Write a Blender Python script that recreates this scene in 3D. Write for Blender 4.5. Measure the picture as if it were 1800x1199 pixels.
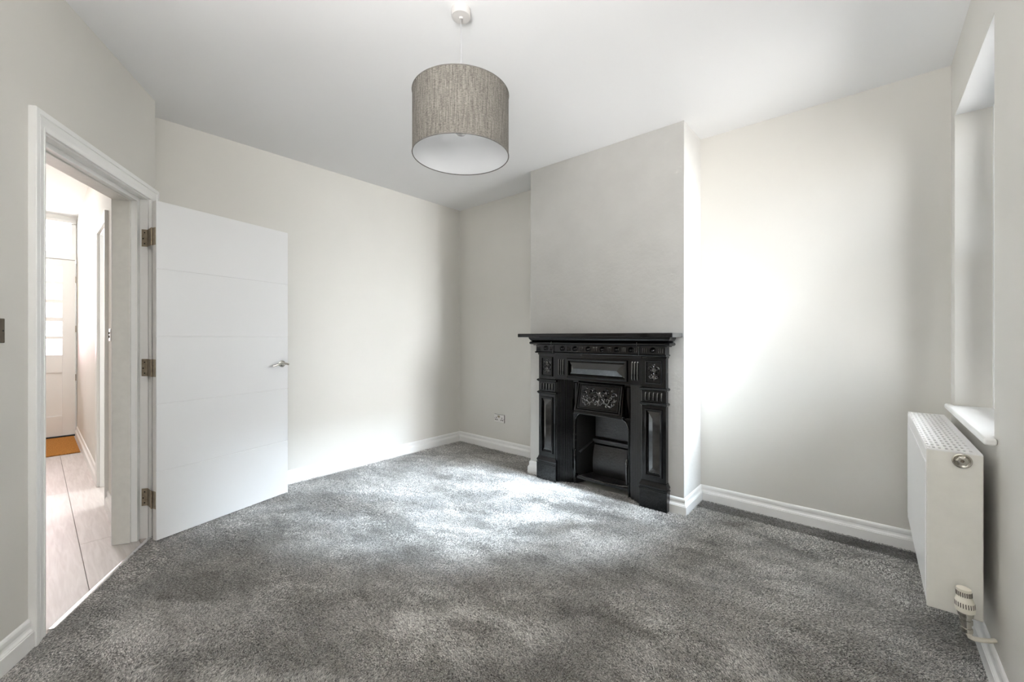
import bpy, bmesh, math, random
from mathutils import Vector, Matrix
random.seed(7)
for o in list(bpy.data.objects): bpy.data.objects.remove(o, do_unlink=True)
S = bpy.context.scene
COL = S.collection
PI = math.pi
# ------------------------------------------------------------------ camera, world, lights, exposure
H = 2.703                                   # ceiling height
TH = 0.7128                                 # yaw: angle between the view axis and the left wall
cam = bpy.data.objects.new('camera', bpy.data.cameras.new('camera'))
COL.objects.link(cam); S.camera = cam
cam.location = (3.6401, -3.2743, 1.22)
cam.rotation_euler = (PI/2, 0, TH)
cam.data.sensor_width = 36; cam.data.lens = 36*726.06/1800
cam.data.shift_y = (592.54-599.5)/1800
cam.data.clip_start = .02

S.view_settings.view_transform = 'Standard'; S.view_settings.look = 'None'
S.view_settings.gamma = 1; S.view_settings.use_curve_mapping = False
S.view_settings.exposure = 1.2
S.cycles.use_denoising = True
S.cycles.max_bounces = 12; S.cycles.diffuse_bounces = 8
S.cycles.caustics_reflective = False; S.cycles.caustics_refractive = False

W = bpy.data.worlds.new('overcast_sky'); S.world = W; W.use_nodes = True
nt = W.node_tree; nt.nodes.clear()
out = nt.nodes.new('ShaderNodeOutputWorld'); bg = nt.nodes.new('ShaderNodeBackground')
tc = nt.nodes.new('ShaderNodeTexCoord'); sep = nt.nodes.new('ShaderNodeSeparateXYZ')
rmp = nt.nodes.new('ShaderNodeValToRGB')     # pale ground below the horizon, bright overcast sky above
rmp.color_ramp.elements[0].position = .47; rmp.color_ramp.elements[0].color = (.95, .94, .91, 1)
rmp.color_ramp.elements[1].position = .53; rmp.color_ramp.elements[1].color = (.86, .93, 1, 1)
mth = nt.nodes.new('ShaderNodeMath'); mth.operation = 'MULTIPLY_ADD'; mth.inputs[1].default_value = .5; mth.inputs[2].default_value = .5
nt.links.new(tc.outputs['Generated'], sep.inputs[0]); nt.links.new(sep.outputs[2], mth.inputs[0])
nt.links.new(mth.outputs[0], rmp.inputs[0]); nt.links.new(rmp.outputs[0], bg.inputs[0]); nt.links.new(bg.outputs[0], out.inputs[0])
bg.inputs[1].default_value = 5.2

def area(name, loc, rot, sx, sy, energy, color=(1, 1, 1), portal=False, spread=PI):
    l = bpy.data.lights.new(name, 'AREA'); l.shape = 'RECTANGLE'; l.size = sx; l.size_y = sy
    l.energy = energy; l.color = color; l.spread = spread
    if portal: l.cycles.is_portal = True
    o = bpy.data.objects.new(name, l); COL.objects.link(o); o.location = loc; o.rotation_euler = rot
    return o
area('portal_right', (4.20, -.58, 1.63), (0, PI/2, 0), 1.5, .9, 1, portal=True)
area('portal_hall', (-3.95, -3.36, 1.7), (0, -PI/2, 0), 1.9, .62, 1, portal=True)
area('window_daylight', (5.9, -.38, 2.1), (0, PI/2-.16, 0), 2.2, .75, 23, (.95, .975, 1), spread=math.radians(70))
area('window_skylight', (5.15, -.42, 3.85), (Vector((2.8, -.80, 0))-Vector((5.15, -.42, 3.85))).to_track_quat('-Z', 'Y').to_euler(), 0.55, 2.5, 2500, (.74, .875, 1))
area('ceiling_fill', (3.40, -3.60, 1.70), Vector((-.14, .42, .90)).to_track_quat('-Z', 'Y').to_euler(), .9, .9, 24, (1, .99, .975), spread=math.radians(130))  # added fill lamp behind the camera, aimed at the ceiling; no real source
area('hall_fill', (-2.3, -3.58, H-.05), (0, 0, 0), 1.8,   .4, 9, (1, .98, .96))  # added unseen lamp to brighten the hall, no fitting modelled
area('hall_daylight', (-4.45, -3.40, 2.0), (0, -PI/2+.30, 0), 2.2, .9, 42, (.95, .975, 1))
area('front_room_daylight', (-.95, -1.75, 1.7), Vector((.08, -1, -.22)).to_track_quat('-Z', 'Y').to_euler(), 1.0, 1.3, 17, (.97, .985, 1))

# ------------------------------------------------------------------ helpers
def prop(o, label=None, cat=None, group=None, kind=None):
    if label: o['label'] = label
    if cat: o['category'] = cat
    if group: o['group'] = group
    if kind: o['kind'] = kind
    return o

def thing(name, label, cat, loc=(0, 0, 0), rz=0, group=None, kind=None):
    o = bpy.data.objects.new(name, None); COL.objects.link(o)
    o.empty_display_size = .05
    o.location = loc; o.rotation_euler = (0, 0, rz)
    return prop(o, label, cat, group, kind)

class MB:
    def __init__(s): s.bm = bmesh.new(); s.f = lambda p: p
    def v(s, p): return s.bm.verts.new(s.f(p))
    def face(s, vs):
        try: return s.bm.faces.new(vs)
        except ValueError: return None
    def box(s, x0, x1, y0, y1, z0, z1):
        v = [s.v((x, y, z)) for z in (z0, z1) for y in (y0, y1) for x in (x0, x1)]
        for q in ((0, 2, 3, 1), (4, 5, 7, 6), (0, 1, 5, 4), (2, 6, 7, 3), (0, 4, 6, 2), (1, 3, 7, 5)): s.face([v[i] for i in q])
        return s
    def prism(s, poly, z0, z1):
        a = [s.v((x, y, z0)) for x, y in poly]; b = [s.v((x, y, z1)) for x, y in poly]; n = len(poly)
        s.face(a[::-1]); s.face(b)
        for i in range(n): s.face([a[i], a[(i+1) % n], b[(i+1) % n], b[i]])
        return s
    def prism_y(s, poly, y0, y1):              # poly in x,z
        a = [s.v((x, y0, z)) for x, z in poly]; b = [s.v((x, y1, z)) for x, z in poly]; n = len(poly)
        s.face(a); s.face(b[::-1])
        for i in range(n): s.face([a[i], b[i], b[(i+1) % n], a[(i+1) % n]])
        return s
    def tube(s, pts, r, n=8, caps=True):
        pts = [Vector(p) for p in pts]; rings = []
        rr = r if isinstance(r, (list, tuple)) else [r]*len(pts)
        up = None
        for i, p in enumerate(pts):
            t = (pts[min(i+1, len(pts)-1)]-pts[max(i-1, 0)]).normalized()
            if up is None:
                up = Vector((0, 0, 1)) if abs(t.z) < .9 else Vector((1, 0, 0))
            a = t.cross(up).normalized(); b = a.cross(t).normalized(); up = b
            rings.append([s.v(tuple(p+(a*math.cos(k*2*PI/n)+b*math.sin(k*2*PI/n))*rr[i])) for k in range(n)])
        for q, w in zip(rings, rings[1:]):
            for k in range(n): s.face([q[k], q[(k+1) % n], w[(k+1) % n], w[k]])
        if caps: s.face(rings[0][::-1]); s.face(rings[-1])
        return s
    def lathe(s, prof, c=(0, 0, 0), n=24, axis='z', caps=True):
        rings = []
        for r, h in prof:
            ring = []
            for k in range(n):
                a = 2*PI*k/n; u, w = r*math.cos(a), r*math.sin(a)
                p = {'z': (u, w, h), 'y': (u, -h, w), 'x': (h, u, w)}[axis]
                ring.append(s.v((c[0]+p[0], c[1]+p[1], c[2]+p[2])))
            rings.append(ring)
        for q, w in zip(rings, rings[1:]):
            for k in range(n): s.face([q[k], q[(k+1) % n], w[(k+1) % n], w[k]])
        if caps:
            if prof[0][0] > 1e-6: s.face(rings[0][::-1])
            if prof[-1][0] > 1e-6: s.face(rings[-1])
        return s
    def hip(s, x0, x1, z0, z1, y0, y1, ins):   # diamond-point panel: base at y0, ridge at y1
        b = [s.v((x0, y0, z0)), s.v((x1, y0, z0)), s.v((x1, y0, z1)), s.v((x0, y0, z1))]
        if x1-x0 > z1-z0:
            m = (z0+z1)/2; r = [s.v((x0+ins, y1, m)), s.v((x1-ins, y1, m))]
            s.face([b[0], b[1], r[1], r[0]]); s.face([b[1], b[2], r[1]]); s.face([b[2], b[3], r[0], r[1]]); s.face([b[3], b[0], r[0]])
        else:
            m = (x0+x1)/2; r = [s.v((m, y1, z0+ins)), s.v((m, y1, z1-ins))]
            s.face([b[0], b[1], r[0]]); s.face([b[1], b[2], r[1], r[0]]); s.face([b[2], b[3], r[1]]); s.face([b[3], b[0], r[0], r[1]])
        return s
    def build(s, name, mat, parent=None, bevel=0, smooth=False, seg=2):
        bm = s.bm
        bmesh.ops.remove_doubles(bm, verts=bm.verts, dist=1e-5)
        bmesh.ops.recalc_face_normals(bm, faces=bm.faces)
        me = bpy.data.meshes.new(name); bm.to_mesh(me); bm.free()
        if mat: me.materials.append(mat)
        o = bpy.data.objects.new(name, me); COL.objects.link(o)
        if parent: o.parent = parent
        if smooth:
            for p in me.polygons: p.use_smooth = True
            me.set_sharp_from_angle(angle=math.radians(40))
        if bevel:
            m = o.modifiers.new('bevel', 'BEVEL'); m.width = bevel; m.segments = seg; m.limit_method = 'ANGLE'; m.angle_limit = math.radians(40)
        return o

def struct(mb, name, mat, label, parent=None, cat='structure', **k):
    o = mb.build(name, mat, parent, **k)
    if parent is None: prop(o, label, None, kind='structure')
    return o

def sweep(mb, path, prof, closed=False, seg=None):
    """sweep profile (d to the right of travel, z) along 2D path with mitred corners; seg picks one run"""
    n = len(path); P = [Vector(p) for p in path]
    def off(i, d):
        if i == 0: t = (P[1]-P[0]).normalized(); nn = Vector((t.y, -t.x)); return P[0]+nn*d
        if i == n-1: t = (P[-1]-P[-2]).normalized(); nn = Vector((t.y, -t.x)); return P[-1]+nn*d
        a = (P[i]-P[i-1]).normalized(); b = (P[i+1]-P[i]).normalized()
        na = Vector((a.y, -a.x)); nb = Vector((b.y, -b.x)); m = (na+nb).normalized()
        return P[i]+m*(d/m.dot(na))
    rings = []
    idx = range(n) if seg is None else (seg, seg+1)
    for i in idx:
        rings.append([mb.v((*off(i, d), z)) for d, z in prof])
    k = len(prof)
    for q, w in zip(rings, rings[1:]):
        for j in range(k): mb.face([q[j], q[(j+1) % k], w[(j+1) % k], w[j]])
    mb.face(rings[0]); mb.face(rings[-1][::-1])
    return mb

def copy_tree(o, parent=None):
    c = o.copy(); COL.objects.link(c); c.parent = parent
    for ch in list(o.children): copy_tree(ch, c)
    return c

# ------------------------------------------------------------------ materials
def mat(name, color, rough=.5, spec=.5, metal=0, bump=None, var=None, sheen=0, coat=0):
    m = bpy.data.materials.new(name); m.use_nodes = True; t = m.node_tree
    p = t.nodes['Principled BSDF']
    p.inputs['Base Color'].default_value = (*color, 1); p.inputs['Roughness'].default_value = rough
    p.inputs['Specular IOR Level'].default_value = spec; p.inputs['Metallic'].default_value = metal
    p.inputs['Sheen Weight'].default_value = sheen; p.inputs['Coat Weight'].default_value = coat
    co = t.nodes.new('ShaderNodeTexCoord')
    if bump:
        for k, (sc, st, dist) in enumerate(bump if isinstance(bump[0], (tuple, list)) else [bump]):
            n = t.nodes.new('ShaderNodeTexNoise'); n.inputs['Scale'].default_value = sc; n.inputs['Detail'].default_value = 4
            t.links.new(co.outputs['Object'], n.inputs['Vector'])
            b = t.nodes.new('ShaderNodeBump'); b.inputs['Strength'].default_value = st; b.inputs['Distance'].default_value = dist
            t.links.new(n.outputs['Fac'], b.inputs['Height'])
            if p.inputs['Normal'].is_linked: t.links.new(p.inputs['Normal'].links[0].from_socket, b.inputs['Normal'])
            t.links.new(b.outputs['Normal'], p.inputs['Normal'])
    if var:
        sc, amt = var
        n = t.nodes.new('ShaderNodeTexNoise'); n.inputs['Scale'].default_value = sc; n.inputs['Detail'].default_value = 5
        t.links.new(co.outputs['Object'], n.inputs['Vector'])
        r = t.nodes.new('ShaderNodeValToRGB')
        r.color_ramp.elements[0].position = .3; r.color_ramp.elements[1].position = .7
        r.color_ramp.elements[0].color = (*[c*(1-amt) for c in color], 1); r.color_ramp.elements[1].color = (*[min(1, c*(1+amt)) for c in color], 1)
        t.links.new(n.outputs['Fac'], r.inputs['Fac']); t.links.new(r.outputs['Color'], p.inputs['Base Color'])
    return m

M = {}
M['wall'] = mat('greige_paint', (.685, .669, .632), .65, .3, bump=(220, .12, .002), var=(2, .015))
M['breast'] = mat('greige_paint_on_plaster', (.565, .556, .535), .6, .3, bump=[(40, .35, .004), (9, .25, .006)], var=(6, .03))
M['ceil'] = mat('white_ceiling_paint', (.79, .79, .795), .8, .2, bump=(200, .05, .001))
M['trim'] = mat('white_satin_paint', (.86, .86, .85), .35, .5, bump=(90, .04, .001))
M['jamb'] = mat('off_white_primer', (.74, .73, .69), .45, .4, bump=(120, .1, .001), var=(30, .03))
M['door'] = mat('white_door_paint', (.75, .75, .75), .38, .45, bump=(160, .05, .001))
M['upvc'] = mat('white_gloss_plastic', (.88, .88, .88), .2, .5, var=(5, .01))
M['rad'] = mat('cream_enamel', (.80, .79, .74), .3, .5, bump=(300, .05, .0006), var=(25, .02))
M['radw'] = mat('white_enamel', (.88, .88, .88), .28, .5, bump=(200, .03, .0006), var=(10, .01))
M['raddark'] = mat('shade_dark_fins', (.022, .023, .028), .8, .2, var=(30, .2))  # near-black colour stands in for the depth shade inside the radiator
M['iron'] = mat('black_glossed_cast_iron', (.0020, .0019, .0021), .075, .5, bump=[(70, .05, .0010), (18, .06, .002)], var=(20, .3))
M['iron'].node_tree.nodes['Principled BSDF'].inputs['IOR'].default_value = 1.52
M['iron2'] = mat('sooty_cast_iron', (.010, .009, .009), .36, .5, bump=[(70, .7, .004), (25, .4, .006)], var=(14, .4))
M['iron2'].node_tree.nodes['Principled BSDF'].inputs['Specular IOR Level'].default_value = .8
M['iron3'] = mat('burnished_cast_iron', (.0025, .0024, .0026), .07, .5, bump=[(18, .04, .002)], var=(20, .3))
M['iron3'].node_tree.nodes['Principled BSDF'].inputs['IOR'].default_value = 1.95
M['hinge'] = mat('tarnished_nickel', (.36, .31, .24), .42, .5, 1, bump=(150, .1, .001), var=(60, .2))
M['chrome'] = mat('brushed_nickel', (.62, .60, .55), .25, .5, 1, bump=(200, .05, .0005), var=(40, .06))
M['plate'] = mat('brushed_bronze_plate', (.13, .11, .08), .45, .5, .7, var=(50, .12))
M['dark'] = mat('dark_slot', (.012, .012, .012), .6, .3, var=(60, .2))
M['white'] = mat('white_plastic', (.76, .74, .72), .35, .5, var=(20, .01))
M['rose'] = mat('pinkish_white_rose', (.60, .58, .565), .5, .4, var=(20, .01))
M['cream'] = mat('cream_plastic', (.82, .78, .68), .4, .5, var=(30, .03))
M['bar'] = mat('aluminium_threshold', (.85, .85, .87), .22, .5, 1, bump=(180, .05, .0005), var=(30, .05))
M['slot'] = mat('brown_shadowed_slot', (.045, .035, .026), .8, .2, var=(60, .2))
M['coir'] = mat('coir_mat', (.50, .22, .055), .9, .1, bump=(220, .9, .01), var=(120, .35))
M['bulb'] = mat('opal_glass_bulb', (.85, .85, .85), .1, .5, var=(10, .01))

def carpet_mat(name, k, seed):
    m = bpy.data.materials.new(name); m.use_nodes = True; t = m.node_tree; p = t.nodes['Principled BSDF']
    L = t.links.new
    co = t.nodes.new('ShaderNodeTexCoord'); mp = t.nodes.new('ShaderNodeMapping'); L(co.outputs['Object'], mp.inputs[0]); mp.inputs['Location'].default_value = (seed, seed*.7, 0)
    st = t.nodes.new('ShaderNodeMapping'); L(mp.outputs[0], st.inputs[0]); st.inputs['Rotation'].default_value = (0, 0, .5); st.inputs['Scale'].default_value = (.62, 1.5, 1)
    def noise(sc, det=2, rough=.5, dist=0, streak=False):
        n = t.nodes.new('ShaderNodeTexNoise'); n.inputs['Scale'].default_value = sc; n.inputs['Detail'].default_value = det
        n.inputs['Roughness'].default_value = rough; n.inputs['Distortion'].default_value = dist; L((st if streak else mp).outputs[0], n.inputs['Vector']); return n.outputs['Fac']
    def ramp(src, a, b, ca, cb):
        r = t.nodes.new('ShaderNodeValToRGB'); r.color_ramp.elements[0].position = a; r.color_ramp.elements[1].position = b
        r.color_ramp.elements[0].color = (*ca, 1); r.color_ramp.elements[1].color = (*cb, 1); L(src, r.inputs[0]); return r.outputs[0]
    def mix(a, b, mode='MULTIPLY', f=1):
        x = t.nodes.new('ShaderNodeMix'); x.data_type = 'RGBA'; x.blend_type = mode; x.inputs[0].default_value = f
        L(a, x.inputs[6]); L(b, x.inputs[7]); return x.outputs[2]
    fa, fb = noise(110, 2, .6), noise(240, 2, .6)
    mm = t.nodes.new('ShaderNodeMath'); mm.operation = 'MULTIPLY_ADD'; mm.inputs[1].default_value = .55; L(fa, mm.inputs[0])
    mb_ = t.nodes.new('ShaderNodeMath'); mb_.operation = 'MULTIPLY'; mb_.inputs[1].default_value = .45; L(fb, mb_.inputs[0]); L(mb_.outputs[0], mm.inputs[2])
    fine = mm.outputs[0]
    c = ramp(fine, .40, .60, (.026*k, .0255*k, .025*k), (.62*k, .61*k, .59*k))
    fl = ramp(noise(420, 1), .35, .65, (.55, .55, .55), (1.3, 1.3, 1.3))
    pile = ramp(noise(2.2, 6, .66, .15, True), .42, .58, (.55, .54, .525), (1.16, 1.16, 1.17))   # brushed pile
    foot = ramp(noise(5.5, 4, .6, .2, True), .38, .48, (.74, .73, .72), (1.04, 1.04, 1.04))
    warm = ramp(noise(2.3, 3), .40, .62, (.985, .995, 1.02), (1.03, 1.0, .965))
    c = mix(mix(mix(mix(c, fl), pile), foot), warm)
    L(c, p.inputs['Base Color']); p.inputs['Roughness'].default_value = .95; p.inputs['Specular IOR Level'].default_value = .15
    p.inputs['Sheen Weight'].default_value = .35; p.inputs['Sheen Roughness'].default_value = .5
    b = t.nodes.new('ShaderNodeBump'); b.inputs['Strength'].default_value = .9; b.inputs['Distance'].default_value = .006; L(fine, b.inputs['Height'])
    b2 = t.nodes.new('ShaderNodeBump'); b2.inputs['Strength'].default_value = .4; b2.inputs['Distance'].default_value = .03; L(noise(4, 3, .5, .6), b2.inputs['Height'])
    L(b2.outputs[0], b.inputs['Normal']); L(b.outputs[0], p.inputs['Normal'])
    return m
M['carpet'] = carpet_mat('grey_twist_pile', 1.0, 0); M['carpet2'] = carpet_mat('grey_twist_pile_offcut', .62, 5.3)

def wood_mat():
    m = bpy.data.materials.new('limed_oak_laminate'); m.use_nodes = True; t = m.node_tree; p = t.nodes['Principled BSDF']; L = t.links.new
    co = t.nodes.new('ShaderNodeTexCoord'); mp = t.nodes.new('ShaderNodeMapping'); mp.inputs['Scale'].default_value = (1.2, 14, 1); L(co.outputs['Object'], mp.inputs[0])
    oi = t.nodes.new('ShaderNodeObjectInfo'); ad = t.nodes.new('ShaderNodeVectorMath'); ad.operation = 'ADD'; L(mp.outputs[0], ad.inputs[0]); L(oi.outputs['Random'], ad.inputs[1])
    n = t.nodes.new('ShaderNodeTexNoise'); n.inputs['Scale'].default_value = 3; n.inputs['Detail'].default_value = 6; n.inputs['Distortion'].default_value = 1.2; L(ad.outputs[0], n.inputs['Vector'])
    r = t.nodes.new('ShaderNodeValToRGB'); r.color_ramp.elements[0].position = .3; r.color_ramp.elements[1].position = .7
    r.color_ramp.elements[0].color = (.50, .46, .435, 1); r.color_ramp.elements[1].color = (.62, .585, .56, 1)
    L(n.outputs['Fac'], r.inputs[0]); L(r.outputs[0], p.inputs['Base Color']); p.inputs['Roughness'].default_value = .4
    b = t.nodes.new('ShaderNodeBump'); b.inputs['Strength'].default_value = .15; b.inputs['Distance'].default_value = .001; L(n.outputs['Fac'], b.inputs['Height']); L(b.outputs[0], p.inputs['Normal'])
    return m
M['wood'] = wood_mat()

def fabric_mat():
    m = bpy.data.materials.new('taupe_linen_weave'); m.use_nodes = True; t = m.node_tree; p = t.nodes['Principled BSDF']; L = t.links.new
    co = t.nodes.new('ShaderNodeTexCoord')
    def n(scale, det=3):
        mp = t.nodes.new('ShaderNodeMapping'); mp.inputs['Scale'].default_value = scale; L(co.outputs['Object'], mp.inputs[0])
        x = t.nodes.new('ShaderNodeTexNoise'); x.inputs['Scale'].default_value = 1; x.inputs['Detail'].default_value = det; L(mp.outputs[0], x.inputs['Vector']); return x.outputs['Fac']
    a = n((260, 260, 14)); b = n((120, 120, 480)); 
    mx = t.nodes.new('ShaderNodeMath'); mx.operation = 'ADD'; L(a, mx.inputs[0]); L(b, mx.inputs[1])
    r = t.nodes.new('ShaderNodeValToRGB'); r.color_ramp.elements[0].position = .38; r.color_ramp.elements[1].position = .62
    hf = t.nodes.new('ShaderNodeMath'); hf.operation = 'MULTIPLY'; hf.inputs[1].default_value = .5; L(mx.outputs[0], hf.inputs[0])
    r.color_ramp.elements[0].color = (.09, .083, .073, 1); r.color_ramp.elements[1].color = (.235, .22, .196, 1)
    L(hf.outputs[0], r.inputs[0]); L(r.outputs[0], p.inputs['Base Color']); p.inputs['Roughness'].default_value = .9; p.inputs['Specular IOR Level'].default_value = .15
    bp = t.nodes.new('ShaderNodeBump'); bp.inputs['Strength'].default_value = .5; bp.inputs['Distance'].default_value = .001; L(hf.outputs[0], bp.inputs['Height']); L(bp.outputs[0], p.inputs['Normal'])
    return m
M['fabric'] = fabric_mat()
M['lining'] = mat('white_shade_lining', (.66, .67, .68), .5, .3, var=(8, .01))
M['rim'] = mat('grey_shade_binding', (.16, .15, .14), .8, .2, var=(60, .15))

def glass_mat(name, tint=(1, 1, 1), bump=0):
    m = bpy.data.materials.new(name); m.use_nodes = True; t = m.node_tree; t.nodes.clear(); L = t.links.new
    o = t.nodes.new('ShaderNodeOutputMaterial'); tr = t.nodes.new('ShaderNodeBsdfTransparent'); gl = t.nodes.new('ShaderNodeBsdfGlossy'); mx = t.nodes.new('ShaderNodeMixShader'); fr = t.nodes.new('ShaderNodeFresnel')
    gl.inputs['Roughness'].default_value = .02; fr.inputs['IOR'].default_value = 1.45
    n = t.nodes.new('ShaderNodeTexNoise'); n.inputs['Scale'].default_value = 60; co = t.nodes.new('ShaderNodeTexCoord'); L(co.outputs['Object'], n.inputs['Vector'])
    r = t.nodes.new('ShaderNodeValToRGB'); r.color_ramp.elements[0].color = (*[c*(1-bump) for c in tint], 1); r.color_ramp.elements[1].color = (*tint, 1)
    L(n.outputs['Fac'], r.inputs[0]); L(r.outputs[0], tr.inputs[0])
    L(fr.outputs[0], mx.inputs[0]); L(tr.outputs[0], mx.inputs[1]); L(gl.outputs[0], mx.inputs[2]); L(mx.outputs[0], o.inputs[0])
    return m
M['glass'] = glass_mat('clear_glass')
M['gpink'] = glass_mat('pink_hammered_glass', (.90, .66, .70), .25)
M['gyel'] = glass_mat('pale_yellow_glass', (.95, .90, .66), .1)
M['gpale'] = glass_mat('pale_pink_glass', (.95, .80, .84), .1)

# ------------------------------------------------------------------ plan of the diagonal door wall
De = Vector((.247, -2.778)); dD = Vector((.869, -.495)).normalized(); nD = Vector((.495, .869)).normalized()
def D2(s, n): p = De+dD*s+nD*n; return (p.x, p.y)
def dmap(p):                                    # (s, n, z) -> world
    x, y = D2(p[0], p[1]); return (x, y, p[2])
OR, OL, OT = .078, .962, 2.060                  # inner edges of the architrave
XC = 3.979; YR = -4.25; HW = -2.925             # window wall, rear wall, hall wall
BX0, BX1, BY = 1.347, 2.683, -.3673             # chimney breast

# ------------------------------------------------------------------ structure
sEnd = (YR-De.y)/dD.y
room = [(0, 0), (BX0, 0), (BX0, BY), (1.70, BY), (1.77, -.322), (2.28, -.322), (2.35, BY), (BX1, BY), (BX1, -.172), (XC, -.172), (XC, YR), D2(sEnd-.02, .012), D2(0, .012), (0, De.y+.01)]
floor = struct(MB().prism(room, -.0035, 0), 'floor', M['carpet'], 'mottled grey twist pile carpet covering the room floor')
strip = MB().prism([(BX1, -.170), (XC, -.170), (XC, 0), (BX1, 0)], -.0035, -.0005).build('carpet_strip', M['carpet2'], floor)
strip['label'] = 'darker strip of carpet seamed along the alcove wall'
struct(MB().box(-4.2, 4.4, -4.5, .3, -.12, -.016), 'subfloor', M['jamb'], 'solid floor below the carpet and boards')
struct(MB().box(-4.2, 4.4, -4.6, .3, H, H+.12), 'ceiling', M['ceil'], 'plain white painted ceiling')

struct(MB().box(-.12, 0, HW, 0, -.01, H), 'wall_left', M['wall'], 'long greige wall behind the open white door')
struct(MB().box(-.12, XC+.27, 0, .1499, -.01, H), 'wall_back', M['wall'], 'greige far wall with an alcove each side of the chimney breast')
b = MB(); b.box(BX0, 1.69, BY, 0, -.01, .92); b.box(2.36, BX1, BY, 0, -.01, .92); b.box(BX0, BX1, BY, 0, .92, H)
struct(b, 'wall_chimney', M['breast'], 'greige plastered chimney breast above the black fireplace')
WY0, WY1, WZ0, WZ1 = -1.03, -.13, .865, 2.38
b = MB(); x1 = XC+.27
b.box(XC, x1, YR-.2, WY0, -.01, H); b.box(XC, x1, WY1, 0, -.01, H); b.box(XC, x1, WY0, WY1, -.01, WZ0-.025); b.box(XC, x1, WY0, WY1, WZ1, H)
wr = struct(b, 'wall_right', M['wall'], 'greige window wall with a deep plastered reveal')
MB().box(XC+.0015, XC+.131, WY0+.001, WY1-.001, WZ1-.0025, WZ1).build('soffit', M['ceil'], wr)
struct(MB().box(1.2, XC, YR-.2, YR, -.01, H), 'wall_front', M['wall'], 'greige rear wall behind the viewer')
b = MB()
b.prism([D2(0, 0), D2(.070, 0), D2(.070, -.15), (.2, HW), (0, HW), (0, De.y)], -.01, H)
b.prism([D2(OL+.02, 0), D2(sEnd+.4, 0), D2(sEnd+.4, -.15), D2(OL+.02, -.15)], -.01, H)
b.prism([D2(.070, 0), D2(OL+.02, 0), D2(OL+.02, -.15), D2(.070, -.15)], OT+.02, H)
struct(b, 'wall_door', M['wall'], 'greige diagonal wall around the open doorway')

# hall shell
HE = -3.80; HL = -3.95
b = MB(); b.box(-.555, .22, HW, HW+.10, -.01, H); b.box(HE-.12, -1.125, HW, HW+.10, -.01, H); b.box(-1.125, -.555, HW, HW+.10, 2.06, H)
struct(b, 'wall_hall_right', M['wall'], 'pale hall wall with a second white doorway')
struct(MB().box(HE-.12, 2.4, HL-.1, HL, -.01, H), 'wall_hall_left', M['wall'], 'pale far side wall of the hall')
b = MB(); b.box(HE-.12, HE, HL, -3.82, -.01, H); b.box(HE-.12, HE, -2.928, HW, -.01, H); b.box(HE-.12, HE, -3.82, -2.928, 2.66, H)
struct(b, 'wall_hall_end', M['trim'], 'white wall around the glazed front door')

struct(MB().box(-4.2, -.1205, .0, .15, -.01, H), 'wall_front_room_back', M['wall'], 'far wall of the room beyond the hall doorway')
struct(MB().box(-4.2, -4.08, HW+.1005, -.0005, -.01, H), 'wall_front_room_end', M['wall'], 'end wall of the room beyond the hall doorway')
# skirting boards
SK = [(0, -.004), (.019, -.004), (.019, .062), (.0165, .064), (.0165, .068), (.0145, .070), (.010, .076), (.008, .084), (.008, .089), (.0095, .091), (.0095, .096), (.009, .105), (.006, .112), (.002, .116), (0, .116)]
def skirt(path, names):
    for k, nm in enumerate(names):
        if nm: struct(sweep(MB(), path, SK, seg=k), nm, M['trim'], 'white moulded skirting board along the '+nm.replace('baseboard_', '').replace('_', ' ')+' run')
skirt([(0, De.y+.02), (0, 0), (BX0, 0), (BX0, BY), (1.470, BY)], ['baseboard_left', 'baseboard_back_left', 'baseboard_chimney_left', 'baseboard_chimney_front_left'])
skirt([(2.585, BY), (BX1, BY), (BX1, 0), (XC, 0), (XC, YR)], ['baseboard_chimney_front_right', 'baseboard_chimney_right', 'baseboard_back_right', 'baseboard_right'])
skirt([D2(sEnd-.03, 0), D2(1.036, 0)], ['baseboard_door'])
skirt([(HE+.02, HW), (-1.187, HW)], ['baseboard_hall_far'])
skirt([(-.499, HW), (.185, HW)], ['baseboard_hall_near'])

# ------------------------------------------------------------------ carpet pile: leaning yarn tufts over the visible floor
import numpy as np
def vnoise(x, y, freq, seed, octv=4, gain=.55):
    out = np.zeros_like(x); amp = 1; tot = 0
    for o in range(octv):
        r = np.random.RandomState(seed+o); g = r.rand(256, 256)
        u, v = x*freq+37.3*o, y*freq+11.1*o; i, j = np.floor(u).astype(int), np.floor(v).astype(int); a, b = u-i, v-j
        a = a*a*(3-2*a); b = b*b*(3-2*b); i %= 256; j %= 256; i1, j1 = (i+1) % 256, (j+1) % 256
        out += amp*((g[i, j]*(1-a)+g[i1, j]*a)*(1-b)+(g[i, j1]*(1-a)+g[i1, j1]*a)*b); tot += amp; amp *= gain; freq *= 2.03
    return out/tot
def inside(px, py, poly):
    ok = np.zeros(len(px), bool); n = len(poly)
    for k in range(n):
        x0, y0 = poly[k]; x1, y1 = poly[(k+1) % n]
        c = ((y0 > py) != (y1 > py)); 
        with np.errstate(divide='ignore', invalid='ignore'):
            xi = (x1-x0)*(py-y0)/((y1-y0) if y1 != y0 else 1e-9)+x0
        ok ^= c & (px < xi)
    return ok
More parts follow.
